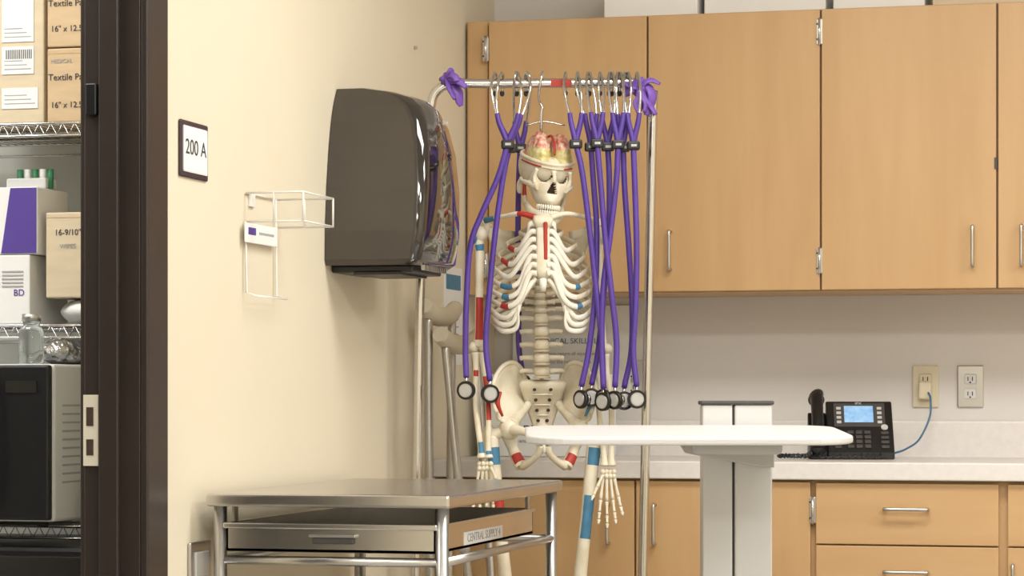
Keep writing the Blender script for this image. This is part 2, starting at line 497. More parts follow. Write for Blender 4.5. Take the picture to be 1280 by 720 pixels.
b.box((dx0,dy0,zb),(dx1,dy0+.006,zt),'stainless',.001)
b.box((dx0,dy1-.006,zb),(dx1,dy1,zt),'stainless',.001)
b.box((dx0,dy0,zb),(dx0+.006,dy1,zt),'stainless',.001)
b.box((dx1-.006,dy0,zb),(dx1,dy1,zt),'stainless',.001)
b.box((dx0,dy0,zb),(dx1,dy1,zb+.006),'stainless_shaded')
b.box((dx0-.004,dy0-.008,zt-.012),(dx1+.004,dy0+.010,zt),'stainless',.003)
b.box((dx1-.008,dy0,zt-.008),(dx1+.006,dy1,zt),'stainless',.002)
b.box((dx0+.18,dy0-.008,zt-.040),(dx0+.265,dy0+.001,zt-.024),'dark_grey',.003)
b.box((dx0+.175,dy0-.012,zt-.027),(dx0+.27,dy0,zt-.021),'satin',.002)
b.box((dx1,dy0+.2,zb+.006),(dx1+.0012,dy0+.50,zb+.032),'paper')
b.done('drawer',e)
text('drawer_label','CENTRAL SUPPLY 4',.024,(dx1+.0016,dy0+.35,zb+.019),FACE_X,'grey_ink',e,1.25)
b=B()
for x in (dx0-.006,dx1+.0): 
    for y in (dy0+.06,dy1-.06): b.box((x,y-.01,zt-.002),(x+.006,y+.01,tz-.024),'satin')
b.done('drawer_runners',e)

# ------------------------------------------------------------------ overbed / laptop cart
PSI=math.radians(14.4)
e=bpy.data.objects.new('overbed_table',None); scene.collection.objects.link(e)
e.location=(-.905,5.449,0); e.rotation_euler=(0,0,PSI)
b=B()
b.box((-.072,-.038,.10),(-.008,.038,1.057),'white_plastic',.004,3)
b.box((-.003,-.038,.10),(.077,.038,1.057),'white_plastic',.004,3)
b.box((-.012,-.028,.10),(.0,.028,1.055),'dark_grey')
b.done('column',e)
b=B()
b.box((-.076,-.042,1.057),(.081,.042,1.066),'dark_grey',.003)
b.done('cap',e)
b=B()
W,D,r=.324,.225,.09; poly=[]
for cx,cy,a0 in ((W-r,D-r,0),(-W+r,D-r,90),(-W+r,-D+r,180),(W-r,-D+r,270)):
    for k in range(9):
        a=math.radians(a0+k*90/8); poly.append((cx+r*math.cos(a),cy+r*math.sin(a)))
b.prism(poly,'Z',-.008,.008,'white_plastic',.005,3)
o=b.done('tray',e,loc=(-.128,-.30,.997),rot=(math.radians(2.4),0,0))
b=B()
b.box((-.115,-.32,.957),(.07,-.04,.984),'grey_plastic',.010,3)
b.prism([(-.13,.986),(-.11,.955),(.05,.925),(.075,.925),(.075,.986)],'Y',-.10,-.036,'grey_plastic',.004)
b.done('bracket',e)
b=B()
for sx in (-1,1):
    b.tube([(sx*.03,.0,.085),(sx*.25,-.05,.075),(sx*.30,-.35,.07)],[.03,.026,.022],'white_plastic',n=12,sub=5)
    for y,xx in ((-.35,.30),(-.02,.22)): b.cyl((sx*xx-.012,y,.03),(sx*xx+.012,y,.03),.03,'rubber',n=20)
b.box((-.09,-.05,.05),(.09,.06,.11),'white_plastic',.012,3)
b.done('base',e)

# ------------------------------------------------------------------ rack group (elevation grid: 513 units per metre)
OX,OY=-1.478,6.059
def E(u,w,dy=0.0): return Vector(((u-676)/513.0,dy,1.076+(495-w)/513.0))
LOC=(OX,OY,0); ROT=(0,0,PSI)
b=B()
b.tube([E(512,1030),E(519,600),E(523,350),E(533,160),E(535,140),E(541,117),E(560,105),E(600,104.5),E(676,104),E(760,103.5),E(790,103.5),E(806,112),E(813,135),E(813,160),E(801,700),E(794,1030)],
       .0115,'chrome',n=14,sub=6)
for u in (512,794):
    p=E(u,1030); p.z=.075
    b.tube([p+Vector((0,-.2,0)),p+Vector((0,.2,0))],.0125,'chrome',n=12,sub=1)
    for s in (-.19,.19):
        q=p+Vector((0,s,0)); b.cyl(q,q-Vector((0,0,.03)),.008,'satin'); q2=Vector((q.x,q.y,.028)); b.cyl(q2-Vector((.012,0,0)),q2+Vector((.012,0,0)),.028,'rubber',n=18)
b.tube([E(513,985),E(795,985)],.010,'chrome',n=12,sub=1)
b.box(E(686,109,-.0135),E(712,100,.0135),'red')
b.done('garment_rack',None,LOC,ROT)

def glove(cu,cw,seed,S=1.0):
    rnd=random.Random(seed); b=B()
    b.ell(E(cu,cw,-.012),(.022*S,.020,.018*S),'glove',nu=20,nv=14,fn=lambda p:p*(1+.22*math.sin(p.x*300)*math.cos(p.z*260)))
    for k in range(7):
        a=rnd.uniform(-2.6,2.9) if k>1 else (-1.3 if k else .8)
        L=rnd.uniform(.022,.042)*S
        p0=E(cu,cw,-.02); d=Vector((math.cos(a)*L,-.01+rnd.uniform(-.015,.01),math.sin(a)*L*.8-.01))
        b.tube([p0,p0+d*.5+Vector((0,-.008,rnd.uniform(-.008,.008))),p0+d,p0+d*1.25+Vector((rnd.uniform(-.012,.012),0,-.012))],[.012,.009,.011,.007],'glove',n=9,sub=4,flat=.45)
    return b
g=glove(557,100,3,.85)
g.tube([E(562,104,-.02),E(570,116,-.025),E(572,128,-.022),E(574,134,-.02)],[.012,.016,.013,.007],'glove',flat=.4)
g.done('nitrile_glove',None,LOC,ROT)
g=glove(797,110,5,1.25)
g.tube([E(806,108,-.02),E(812,120,-.025),E(810,134,-.02),E(806,146,-.02)],[.012,.016,.013,.007],'glove',flat=.4)
g.tube([E(790,108,-.02),E(784,114,-.025),E(778,120,-.02)],[.012,.014,.008],'glove',flat=.4)
g.done('nitrile_glove',None,LOC,ROT)
# ------------------------------------------------------------------ stethoscopes
def steth(hu, yoke, pts, end, dy, spread=11, ear=1.0):
    b=B()
    yu,yw=yoke
    for s in (-1,1):
        top=spread
        b.tube([E(hu+s*top*.75,114,.030),E(hu+s*top*.70,99,.024),E(hu+s*top*.72,91,.0),E(hu+s*top*.90,97,-.020),E(hu+s*top*1.02,112,-.028+dy*.3),E((hu+yu)/2+s*top*.95,130,dy*.8),E(yu+s*top*.70,152,dy)],
               .0036,'chrome',n=8,sub=5)
        b.ell(E(hu+s*top*.75,115,.031),(.006,.006,.008),'dark_grey',nu=10,nv=6)
        b.tube([E(yu+s*top*.74,146,dy),E(yu+s*top*.58,158,dy),E(yu+s*top*.2,174,dy),E(yu,yw,dy)],[.0058,.0066,.0072,.0072],'purple',n=10,sub=5)
    b.box(E(yu-8,yw+6,dy-.011),E(yu+8,yw-5,dy+.009),'black_plastic',.004)
    b.box(E(yu-3,yw+2,dy-.0122),E(yu+4,yw-1,dy-.010),'grey_plastic')
    path=[E(yu,yw,dy)]+[E(p[0],p[1],dy+(p[2] if len(p)>2 else 0)) for p in pts]+[E(end[0],end[1]-16,dy-.003)]
    b.tube(path,.0072,'purple',n=10,sub=8)
    c=E(end[0],end[1],dy-.004)
    b.cyl(E(end[0],end[1]-18,dy-.003),E(end[0],end[1]-6,dy-.004),.0045,'chrome')
    yaw=random.uniform(-.9,.9); ax=Vector((math.sin(yaw),-math.cos(yaw),random.uniform(-.1,.1))).normalized()
    b.cyl(c+ax*.006,c-ax*.004,.0225,'black_plastic',n=28); b.cyl(c+ax*.0075,c+ax*.0055,.0165,'satin',n=28)
    b.cyl(c+ax*.0082,c+ax*.007,.014,'grey_plastic',n=28)
    b.cyl(c-ax*.004,c-ax*.010,.008,'chrome'); b.cyl(c-ax*.010,c-ax*.018,.014,'chrome',r2=.016,n=24)
    b.done('stethoscope',None,LOC,ROT)
steth(630,(632,184),[(620,225),(600,270),(586,310),(581,380),(580,440)],(581,488),-.075,18)
steth(640,(634,188),[(627,220),(617,290),(609,370),(605,430)],(610,492),-.055,20)
steth(650,(648,180),[(646,220),(645,300),(646,380),(646,430)],(650,478),.10,10)
steth(712,(716,184),[(724,220),(733,290),(742,370),(748,430)],(750,498),-.085,10)
steth(727,(735,187),[(738,230),(742,290),(740,370),(732,440)],(723,499),-.07,10)
steth(740,(742,184),[(746,230),(752,300),(760,370),(766,430)],(764,500),-.10,10)
steth(755,(756,186),[(758,230),(757,300),(751,370),(744,440)],(736,497),-.055,10)
steth(766,(768,185),[(766,230),(758,300),(750,360),(748,430)],(750,502),-.09,9)
steth(776,(775,187),[(777,240),(782,310),(786,380),(785,440)],(776,501),-.06,9)
steth(786,(787,186),[(789,240),(791,310),(790,380),(787,440)],(791,499),-.085,10)

# ------------------------------------------------------------------ skeleton
sk=bpy.data.objects.new('anatomical_skeleton',None); scene.collection.objects.link(sk)
sk.location=LOC; sk.rotation_euler=ROT
b=B()
def vert(u,w,dy,rx,h,tp=.02,sp=.03):
    c=E(u,w,dy)
    b.ell(c,(rx,rx*.8,h*.62),'bone',nu=14,nv=8,fn=lambda p:Vector((p.x*(1-.12*(1-(p.z/(h*.62))**2)),p.y,max(-h*.42,min(h*.42,p.z)))))
    b.cyl(c-Vector((0,0,h*.42)),c-Vector((0,0,h*.60)),rx*.90,'card2',n=14)
    for s in (-1,1):
        b.tube([c+Vector((s*rx*.5,rx*.7,0)),c+Vector((s*(rx+tp*.6),rx*1.1,.002)),c+Vector((s*(rx+tp),rx*1.3,0))],[h*.28,h*.2,h*.22],'bone',n=7,sub=3)
    b.tube([c+Vector((0,rx*.8,0)),c+Vector((0,rx+sp*.7,-h*.3)),c+Vector((0,rx+sp,-h*.7))],[h*.3,h*.2,h*.2],'bone',n=7,sub=3)
cw=262
for i in range(6): vert(674-i*.3,cw+i*3.6,.035-i*.001+.0,.011,.0075,.012,.018)
for i in range(12):
    w=284+i*9.4; vert(673,w,.045+.025*math.sin(i/11*math.pi),.0125+i*.0005,.0175,.018,.03)
for i in range(5):
    w=398+i*16.5; vert(674+i*.3,w,.035-.012*math.sin(i/4*math.pi),.0205+i*.0007,.029,.03,.03)
b.done('spine',sk)
b=B()
rows=[]
for i in range(9):
    t=i/8; hw=.048*(1-t)**.8+.008; z=E(0,477+t*66).z; yy=.035+.045*math.sin(t*math.pi*.75)
    rows.append([(k/6*hw,yy+.010*abs(k/6)**2,z) for k in range(-6,7)])
b.sheet(rows,'bone',.016)
for i in range(4):
    z=E(0,487+i*13).z
    for s in (-1,1): b.ell((s*(.020-i*.003),.024+.045*math.sin((i*13+10)/66*math.pi*.75),z),(.0045,.003,.004),'hole',nu=10,nv=6)
    b.tube([(-(.024-i*.004),.027+.04*math.sin((i*13+16)/66*2.3),z-.012),((.024-i*.004),.027+.04*math.sin((i*13+16)/66*2.3),z-.012)],.0022,'cartilage',n=6,sub=1)
b.done('sacrum',sk)
# pelvis
b=B()
cx=E(677,0).x; PD=4
for s in (-1,1):
    def Q(a,w,y): return Vector((cx+s*a,y,E(0,w+PD).z))
    crest=catmull([Q(.040,492,.085),Q(.046,466,.090),Q(.068,450,.070),Q(.098,453,.030),Q(.121,472,-.015),Q(.124,494,-.045),Q(.114,512,-.050)],4)
    inner=catmull([Q(.040,505,.075),Q(.043,506,.065),Q(.050,508,.050),Q(.060,512,.030),Q(.070,518,.010),Q(.078,522,-.010),Q(.085,526,-.025)],4)
    rows=[]
    for i in range(8):
        t=i/7
        rows.append([a.lerp(c,t)+Vector((s*.010*math.sin(t*math.pi),.012*math.sin(t*math.pi),-.004*math.sin(t*math.pi))) for a,c in zip(crest,inner)])
    b.sheet(rows,'bone',.006)
    b.tube(crest,[.0060]*len(crest),'bone',n=8,sub=1)
    b.tube([Q(.036,500,.07),Q(.050,510,.050),Q(.068,520,.012),Q(.080,528,-.015)],[.010,.010,.013,.018],'bone',n=10,sub=5)
    b.ell(Q(.084,532,-.008),(.026,.026,.028),'bone')
    b.tube([Q(.078,533,-.02),Q(.050,535,-.050),Q(.024,541,-.066),Q(.006,550,-.066)],[.016,.010,.009,.012],'bone',n=10,sub=5)
    b.tube([Q(.006,552,-.064),Q(.014,563,-.056),Q(.034,573,-.034),Q(.052,578,-.010)],[.011,.008,.008,.012],'bone',n=10,sub=5)
    b.tube([Q(.084,540,.0),Q(.076,556,.008),Q(.064,570,.0),Q(.054,579,-.008)],[.019,.013,.015,.016],'bone',n=10,sub=5,zones=[(.5,'bone'),(.8,'red'),(1,'bone')])
    b.tube([Q(.105,486,-.046),Q(.112,500,-.052),Q(.100,516,-.045)],[.004,.006,.003],'red' if s<0 else 'blue',n=8,sub=4)
b.ell((cx,-.066,E(0,552+PD).z),(.006,.009,.020),'cartilage')
b.done('pelvis',sk)
# rib cage
b=B()
cx=E(674,0).x
W_=[.052,.084,.103,.114,.121,.125,.128,.129,.127,.122,.112,.092]
for i in range(12):
    zb_=E(0,284+i*10.3).z; w=W_[i]; drop=[.022,.035,.047,.056,.062,.066,.068,.070,.068,.064,.045,.028][i]
    dfr=.055+min(i,7)*.0065
    for s in (-1,1):
        def V(fx,y,z): return Vector((cx+s*fx,y,z))
        base=[V(.012,.062,zb_),V(w*.45,.088,zb_+.004),V(w*.82,.066,zb_-drop*.25),V(w*1.0,.018,zb_-drop*.58),V(w*.93,-.032,zb_-drop*.88)]
        rr=[.0050,.0056,.0064,.0068,.0068]
        if i<7:
            zf=E(0,282+i*10.4).z
            lowp=zb_-drop*1.12
            base+= [V(w*.66,-.045-dfr*.45,lowp)]
            if i>=4: base+=[V(w*.42,-.055-dfr*.50,lowp-.002+(zf-lowp)*.25)]
            base+=[V(.030,-.062-dfr*.48,zf-.004),V(.012,-.064-dfr*.5,zf)]
            rr+= [.0068]*(len(base)-len(rr))
        elif i<10:
            k=i-7
            base+=[V(w*.76,-.068,zb_-drop*1.15),V(w*.56-k*.004,-.088,zb_-drop*1.12+.006),V(.036+k*.010,-.094,E(0,356+k*13).z)]
            rr+=[.0068,.0062,.0052]
        else:
            base=base[:4] if i==11 else base[:5]
            rr=rr[:len(base)]
        zones=[(.62,'bone'),(1,'cartilage')]
        if s<0 and i in (1,2,4): zones=[(.56,'bone'),(.66,'red' if i!=4 else 'blue'),(1,'cartilage')]
        if s<0 and i in (5,6): zones=[(.58,'bone'),(.63,'blue' if i==5 else 'red'),(1,'cartilage')]
        if s>0 and i in (4,6): zones=[(.58,'bone'),(.62,'blue'),(1,'cartilage')]
        b.tube(base,rr,'bone',n=8,sub=6,flat=.5,zones=zones,up=(0,0,1))
for s in (-1,1):
    b.tube([Vector((cx+s*.014,-.096,E(0,350).z)),Vector((cx+s*.030,-.097,E(0,360).z)),Vector((cx+s*.052,-.094,E(0,378).z)),Vector((cx+s*.074,-.080,E(0,397).z)),Vector((cx+s*.094,-.055,E(0,411).z))],[.006,.0075,.007,.006,.003],'cartilage',n=8,sub=5)
b.done('rib_cage',sk)
b=B()
def st(pts,m):
    rows=[]
    for (w,hw,y) in pts: rows.append([(cx+.003+k/3*hw,y-.004*(1-(k/3)**2),E(0,w).z) for k in range(-3,4)])
    b.sheet(rows,m,.009)
st([(273,.020,-.088),(279,.024,-.092),(288,.016,-.096)],'bone')
st([(288,.014,-.096),(300,.014,-.098),(320,.016,-.100),(340,.017,-.101),(350,.010,-.101)],'bone')
st([(350,.006,-.101),(358,.006,-.102),(366,.003,-.101)],'cartilage')
b.box((cx+.004,-.1095,E(0,328).z),(cx+.014,-.098,E(0,281).z),'red',.003)
b.done('sternum',sk)
b=B()
SH={-1:(600,290),1:(744,290)}
for s in (-1,1):
    su,sw=SH[s]
    b.tube([E(676+s*9,275,-.085),E(676+s*28,270,-.075),E(676+s*48,272,-.045),E(su-s*4,276,-.01)],[.008,.006,.0055,.008],'bone',n=9,sub=6,zones=[(.35,'red' if s<0 else 'bone'),(.8,'bone'),(1,'blue' if s<0 else 'bone')])
    a0=E(su-s*2,282,.035); a1=E(676+s*34,286,.105); a2=E(676+s*42,352,.108)
    rows=[]
    for i in range(7):
        t=i/6; l=a0.lerp(a2,t); r_=a1.lerp(a2,t)
        rows.append([l.lerp(r_,k/5)+Vector((0,.008*math.sin(k/5*math.pi),0)) for k in range(6)])
    b.sheet(rows,'bone',.005)
    b.tube([a1+Vector((0,.006,-.01)),a0.lerp(a1,.4)+Vector((0,.02,.0)),E(su+s*3,277,.01)],[.003,.005,.009],'bone',n=8,sub=5)
    b.ell(E(su-s*3,287,.012),(.014,.016,.018),'bone')
b.done('shoulder_girdle',sk)
def hand(b,wrist,dirv,spread,fm='bone'):
    for i in range(8):
        b.ell(wrist+Vector(((i%4-1.5)*.009,random.uniform(-.003,.003),-.006-(i//4)*.011)),(.0065,.007,.007),'bone',nu=10,nv=6)
    for k in range(5):
        a=(k-2)*spread
        L=[.036,.054,.058,.054,.048][k]; ph=[.044,.066,.074,.068,.054][k]
        if k==0:
            p=wrist+Vector((dirv*-.014,-.01,-.014)); d=Vector((dirv*-.38,-.45,-.8)).normalized()
        else:
            p=wrist+Vector((dirv*(k-2.4)*.009,0,-.020)); d=Vector((dirv*math.sin(a),-.08,-1)).normalized()
        q=p+d*L
        b.tube([p,p.lerp(q,.5),q],[.0050,.0034,.0050],'bone',n=8,sub=3)
        cur=q; segs=[.48,.30,.22] if k else [.58,.42]
        for j,sg in enumerate(segs):
            d=(d+Vector((0,-.20-.05*k*.5,0))).normalized()
            nx=cur+d*ph*sg
            b.tube([cur+d*.0015,cur.lerp(nx,.5),nx-d*.0015],[.0048,.0032,.0038 if j<len(segs)-1 else .0024],'bone',n=8,sub=3)
            cur=nx
def arm(s,sh,el,wr,paint):
    b=B()
    b.ell(sh,(.020,.020,.020),'bone')
    b.ell(sh+Vector((s*.012,-.004,-.008)),(.012,.014,.018),'blue' if paint else 'bone')
    v=el-sh
    b.tube([sh+Vector((s*.006,0,-.010)),sh+v*.15,sh+v*.5,sh+v*.85,el],[.016,.012,.0105,.011,.015],'bone',n=12,sub=6,flat=.9,
           zones=[(.14,'bone'),(.24,'blue'),(.52,'bone'),(.86,'red'),(1,'bone')] if paint else [(1,'bone')])
    b.ell(el+Vector((-.012,0,.0)),(.013,.013,.013),'bone'); b.ell(el+Vector((.011,0,0)),(.014,.013,.013),'bone')
    b.ell(el+Vector((0,.010,.004)),(.010,.010,.015),'bone')
    e2=el-Vector((0,0,.014)); v=wr-e2
    for sx,zn in ((-1,[(.25,'bone'),(.32,'red'),(.7,'bone'),(.80,'blue'),(1,'bone')]),(1,[(.3,'bone'),(.55,'red'),(.75,'bone'),(.85,'blue'),(1,'bone')])):
        o=Vector((sx*.009,0,0)); bow=Vector((sx*.006,0,0))
        b.tube([e2+o*.9,e2+o+v*.12,e2+o+bow+v*.5,e2+o+v*.9,wr+o],[.011,.0072,.0068,.0075,.0115],'bone',n=10,sub=6,zones=zn if paint else None)
    hand(b,wr-Vector((0,0,.008)),s,.11 if not paint else .08)
    b.done('arm_left' if s>0 else 'arm_right',sk)
arm(-1,E(597,293,-.005),E(596,434,-.015),E(604,572,-.045),True)
arm(1,E(744,293,0),E(750,436,.0),E(757,582,-.03),False)
def leg(s,hip,kn,an,paint):
    b=B()
    b.ell(hip,(.023,.023,.023),'bone')
    tro=hip+Vector((s*.045,.01,-.018))
    b.tube([hip,hip+Vector((s*.022,.004,-.008)),tro],[.015,.013,.018],'bone',n=10,sub=4)
    b.ell(tro+Vector((s*.004,.004,.002)),(.018,.020,.026),'bone')
    v=kn-tro
    b.tube([tro,tro+v*.12,tro+v*.45,tro+v*.8,tro+v*.94,kn],[.020,.0175,.0145,.0165,.026,.028],'bone',n=14,sub=6,
       zones=[(.10,'bone'),(.20,'blue'),(.30,'bone'),(.44,'blue' if s>0 else 'red'),(.66,'bone'),(.75,'red'),(1,'bone')])
    for k in (-1,1): b.ell(kn+Vector((k*.020,.006,-.010)),(.021,.030,.022),'bone')
    b.ell(kn+Vector((0,-.036,.004)),(.019,.010,.021),'bone')
    t0=kn-Vector((0,0,.045)); v=an-t0
    b.tube([t0+Vector((0,0,.010)),t0+v*.06,t0+v*.3,t0+v*.8,an],[.034,.024,.0135,.0115,.020],'bone',n=12,sub=6)
    o=Vector((s*.034,.012,-.02))
    b.tube([t0+o,t0+o+v*.1,t0+o*.9+v*.5,t0+o*.8+v*.9,an+Vector((s*.024,.005,-.01))],[.010,.006,.0055,.006,.011],'bone',n=9,sub=5)
    b.ell(an+Vector((0,0,-.026)),(.022,.028,.018),'bone')
    b.ell(an+Vector((0,.040,-.040)),(.018,.032,.022),'bone')
    for k in range(5):
        x=(k-2)*.013; L=[.07,.078,.074,.068,.060][k]
        p=an+Vector((-s*x*.8,-.028,-.036)); q=p+Vector((-s*x*.35,-L,-.020)); r_=q+Vector((0,-.045 if k else -.05,-.004))
        b.tube([p,p.lerp(q,.5),q],[.0085,.005,.0065],'bone',n=8,sub=3); b.tube([q,q.lerp(r_,.5),r_],[.006,.0045,.004],'bone',n=8,sub=3)
    b.done('leg_left' if s>0 else 'leg_right',sk)
leg(-1,E(634,536,-.012),E(634,768,-.03),E(640,955,0),True)
leg(1,E(718,536,-.012),E(717,768,-.03),E(716,955,0),False)
# skull
hd=bpy.data.objects.new('head',None); scene.collection.objects.link(hd); hd.parent=sk
hd.location=E(681,206,-.005); hd.rotation_euler=Euler((math.radians(4),math.radians(5),math.radians(14)),'XYZ'); hd.scale=(1.0,1.0,1.10)
b=B()
a_,b_,c_=.067,.087,.066
def cutz(y): return .016+.22*y
def cran(p):
    q=Vector(p)
    q.x*=1-.12*max(0,-q.y/b_)
    if q.z<-.045: q.z=-.045+(q.z+.045)*.4
    if q.z>cutz(q.y): q.z=cutz(q.y)
    return q
b.ell((0,.005,0),(a_,b_,c_),'bone',nu=48,nv=40,fn=cran)
rim=[]
for k in range(48):
    ph=2*math.pi*k/48
    y=b_*math.sin(ph)*.975; zc=cutz(y); ct=math.sqrt(max(0,1-(zc/c_)**2))
    x=a_*ct*math.cos(ph)*.975; y*=ct; x*=1-.12*max(0,-y/b_)
    rim.append((x,.005+y,cutz(y)))
b.tube(rim,.0046,'bone',n=8,sub=1,closed=True)
b.tube([(x*1.04,y*1.04,z-.009) for x,y,z in rim],.0018,'bone',n=6,sub=1,closed=True,zones=[(.5,'bone'),(.66,'red'),(.8,'bone'),(.88,'red'),(1,'bone')])
fc=Vector((0,-.038,-.045)); fr=(.050,.046,.062)
def sock(x,z):
    a=0
    for sx in (-1,1):
        d=math.hypot((x-sx*.0215)/.0165,(z-.018)/.0150)
        a=max(a,max(0,1-d**4) if d<1 else 0)
    return a
def nose(x,z):
    hw=.003+.0085*max(0,min(1,(.004-z)/.022))
    return 1.0 if (-.020<z<.004 and abs(x)<hw) else 0
def face(p):
    q=Vector(p)
    if q.z<0: q.x*=1-.42*(-q.z/fr[2])
    if q.y<0:
        q.y*=.96
        q.y-=.006*math.exp(-((q.z-.038)/.010)**2)
        q.y-=.011*math.exp(-((q.z-.012)/.014)**2-(q.x/.007)**2)
        if q.z<-.022: q.y-=.010*min(1,(-.022-q.z)/.015)*(1-abs(q.x)/.05)
        q.y+=.034*sock(q.x,q.z)
        q.y+=.016*nose(q.x,q.z)
    return q
def fm(c):  # recess shade of sockets and nose opening painted as dark faces
    if c.y<.01 and sock(c.x,c.z)>.12: return 'hole'
    if c.y<0 and nose(c.x,c.z)>.5: return 'hole'
    return None
b.ell(fc,fr,'bone',nu=128,nv=96,fn=face,mf=fm)
for s in (-1,1):
    b.tube([(s*.034,-.072,-.052),(s*.050,-.055,-.048),(s*.062,-.022,-.042),(s*.060,.004,-.036)],[.009,.007,.004,.005],'bone',n=9,sub=5)
    b.tube([(s*.041,-.071,-.014),(s*.045,-.066,-.030),(s*.043,-.066,-.046)],[.005,.004,.006],'bone',n=8,sub=4)
    b.tube([(s*.052,.0,-.040),(s*.050,-.002,-.070),(s*.046,-.010,-.092)],[.006,.010,.009],'bone',n=10,sub=5,flat=.6,up=(0,1,0),zones=[(.5,'red'),(1,'bone')] if s<0 else None)
    b.ell((s*.056,.020,-.052),(.009,.012,.018),'bone')
b.tube([(-.046,-.008,-.088),(-.038,-.040,-.108),(-.022,-.070,-.118),(0,-.082,-.121),(.022,-.070,-.118),(.038,-.040,-.108),(.046,-.008,-.088)],[.009,.011,.012,.014,.012,.011,.009],'bone',n=12,sub=6,flat=.62,up=(0,0,1))
for row,z,zz in ((0,-.0955,.006),(1,-.1070,.0055)):
    for k in range(14):
        t=(k-6.5)/6.5; a=t*1.25
        x=.029*math.sin(a); y=-.045-.040*math.cos(a)
        b.ell((x,y,z),(.0030,.0028,zz),'cartilage',nu=8,nv=6)
b.done('skull',hd)
b=B()
def gyr(p):
    return p*(1+.06*math.sin(p.x*330+4*math.sin(p.z*150))*math.cos(p.y*240+3*math.sin(p.x*120)))
for s in (-1,1):
    b.ell((s*.026,.002,.010),(.0285,.070,.058),'brain',nu=56,nv=40,fn=gyr,mf=lambda c:'brain_y' if (c.y<-.004 and c.z<.024) else None)
b.tube([(0,-.068,.02),(0,-.053,.044),(0,-.02,.062),(0,.02,.062)],.0030,'red',n=8,sub=5)
for s in (-1,1): b.tube([(s*.022,-.066,.018),(s*.029,-.050,.038),(s*.029,-.02,.058)],.0020,'red',n=8,sub=5)
b.done('brain',hd)
b=B()
b.tube([E(673,92,.018),E(676,90,.0),E(674,98,-.017),E(671,118,-.012),E(672,128,0),E(676,135,.0)],.0032,'chrome',n=8,sub=6)
b.tube([E(676,133,0),E(674,142,.0),E(674,168,.0)],.004,'chrome',n=8,sub=3)
b.tube([E(655,157,0),E(676,152,0),E(704,157,0)],.0022,'chrome',n=8,sub=4)
b.cyl(E(674,168),E(674,262,.03),.004,'chrome')
b.done('hanging_hook',sk)

# ------------------------------------------------------------------ crutches
def crutch(loc,rot,Hh=1.24):
    b=B()
    for s in (-1,1):
        b.tube([(s*.080,0,Hh-.02),(s*.078,0,Hh-.10),(s*.062,0,.62),(s*.016,0,.34),(s*.014,0,.28)],.0110,'satin',n=10,sub=5)
    b.cyl((0,0,.50),(0,0,.06),.011,'satin'); b.cyl((0,0,.0),(0,0,.07),.022,'rubber',r2=.014)
    b.tube([(-.105,0,Hh+.012),(-.06,0,Hh-.008),(0,0,Hh-.014),(.06,0,Hh-.008),(.105,0,Hh+.012)],[.021,.024,.025,.024,.021],'pad',n=14,sub=5,flat=1.0)
    b.tube([(-.066,0,.78),(0,0,.78),(.066,0,.78)],[.016,.018,.016],'pad',n=12,sub=3)
    for z in (.70,.86): b.cyl((-.07,0,z-.01),(-.07,0,z+.01),.013,'grey_plastic')
    b.done('crutch',None,loc,rot)
crutch((-1.625,6.22,0),(math.radians(-5.5),0,math.radians(78)),1.225)
crutch((-1.790,6.24,0),(0,0,math.radians(84)),1.29)

# ------------------------------------------------------------------ papers and box on the counter behind the skeleton
o=carton('training_supply_box',(-1.80,6.72,.912),(-1.475,6.90,1.135),'paper',tape=False,
   texts=(('BODY SYSTEM',.030,-1.64,.985,'ink'),('anatomy training set',.016,-1.64,.955,'grey_ink'),('PART No. 12',.014,-1.70,1.10,'grey_ink')))
b=B()
b.box((-1.80,YB-.014,1.06),(-1.46,YB-.0005,1.33),'paper',.002)
b.done('notice_poster')
pp=bpy.data.objects['notice_poster']
text('lettering_1','CLINICAL SKILLS LAB',.022,(-1.63,YB-.0148,1.23),FACE_Y,'cable_blue',pp)
text('lettering_2','please return all equipment',.014,(-1.63,YB-.0148,1.195),FACE_Y,'grey_ink',pp)
text('lettering_3','to the rack after use',.014,(-1.63,YB-.0148,1.172),FACE_Y,'grey_ink',pp)
b=B()
b.box((XL+.0002,6.50,1.16),(XL+.002,6.68,1.42),'paper'); b.box((XL+.0018,6.52,1.36),(XL+.003,6.66,1.40),'blue')
for k in range(6): b.box((XL+.0018,6.52,1.20+k*.02),(XL+.003,6.64,1.203+k*.02),'grey_ink')
b.done('paper_notice')

# ------------------------------------------------------------------ storeroom shelving
e=bpy.data.objects.new('wire_shelving_unit',None); scene.collection.objects.link(e)
sx0,sx1,sy0,sy1=-3.05,-2.02,5.10,5.53
b=B()
for z in (1.668,1.232,.80,.25):
    for zz in (z-.004,z-.030):
        for y in (sy0,sy1): b.cyl((sx0,y,zz),(sx1,y,zz),.0032,'chrome',n=8)
        for x in (sx0,sx1): b.cyl((x,sy0,zz),(x,sy1,zz),.0032,'chrome',n=8)
    zig=[]; k=0; x=sx0
    while x<sx1:
        zig.append((x,sy0,z-.004 if k%2 else z-.030)); x+=.014; k+=1
    b.tube(zig,.0018,'chrome',n=6,sub=1)
    x=sx0+.01
    while x<sx1:
        b.cyl((x,sy0,z-.003),(x,sy1,z-.003),.0018,'chrome',n=6); x+=.020
    for y in (sy0+.14,sy0+.29): b.cyl((sx0,y,z-.008),(sx1,y,z-.008),.0028,'chrome',n=6)
for x in (sx0,sx1):
    for y in (sy0,sy1): b.cyl((x,y,0),(x,y,2.1),.0125,'chrome',n=12)
b.done('frame',e)
carton('cardboard_box',(-2.68,5.12,1.668),(-2.362,5.48,1.99),'card2',texts=(('NITRILE',.02,-2.42,1.955,'ink'),))
b=B()
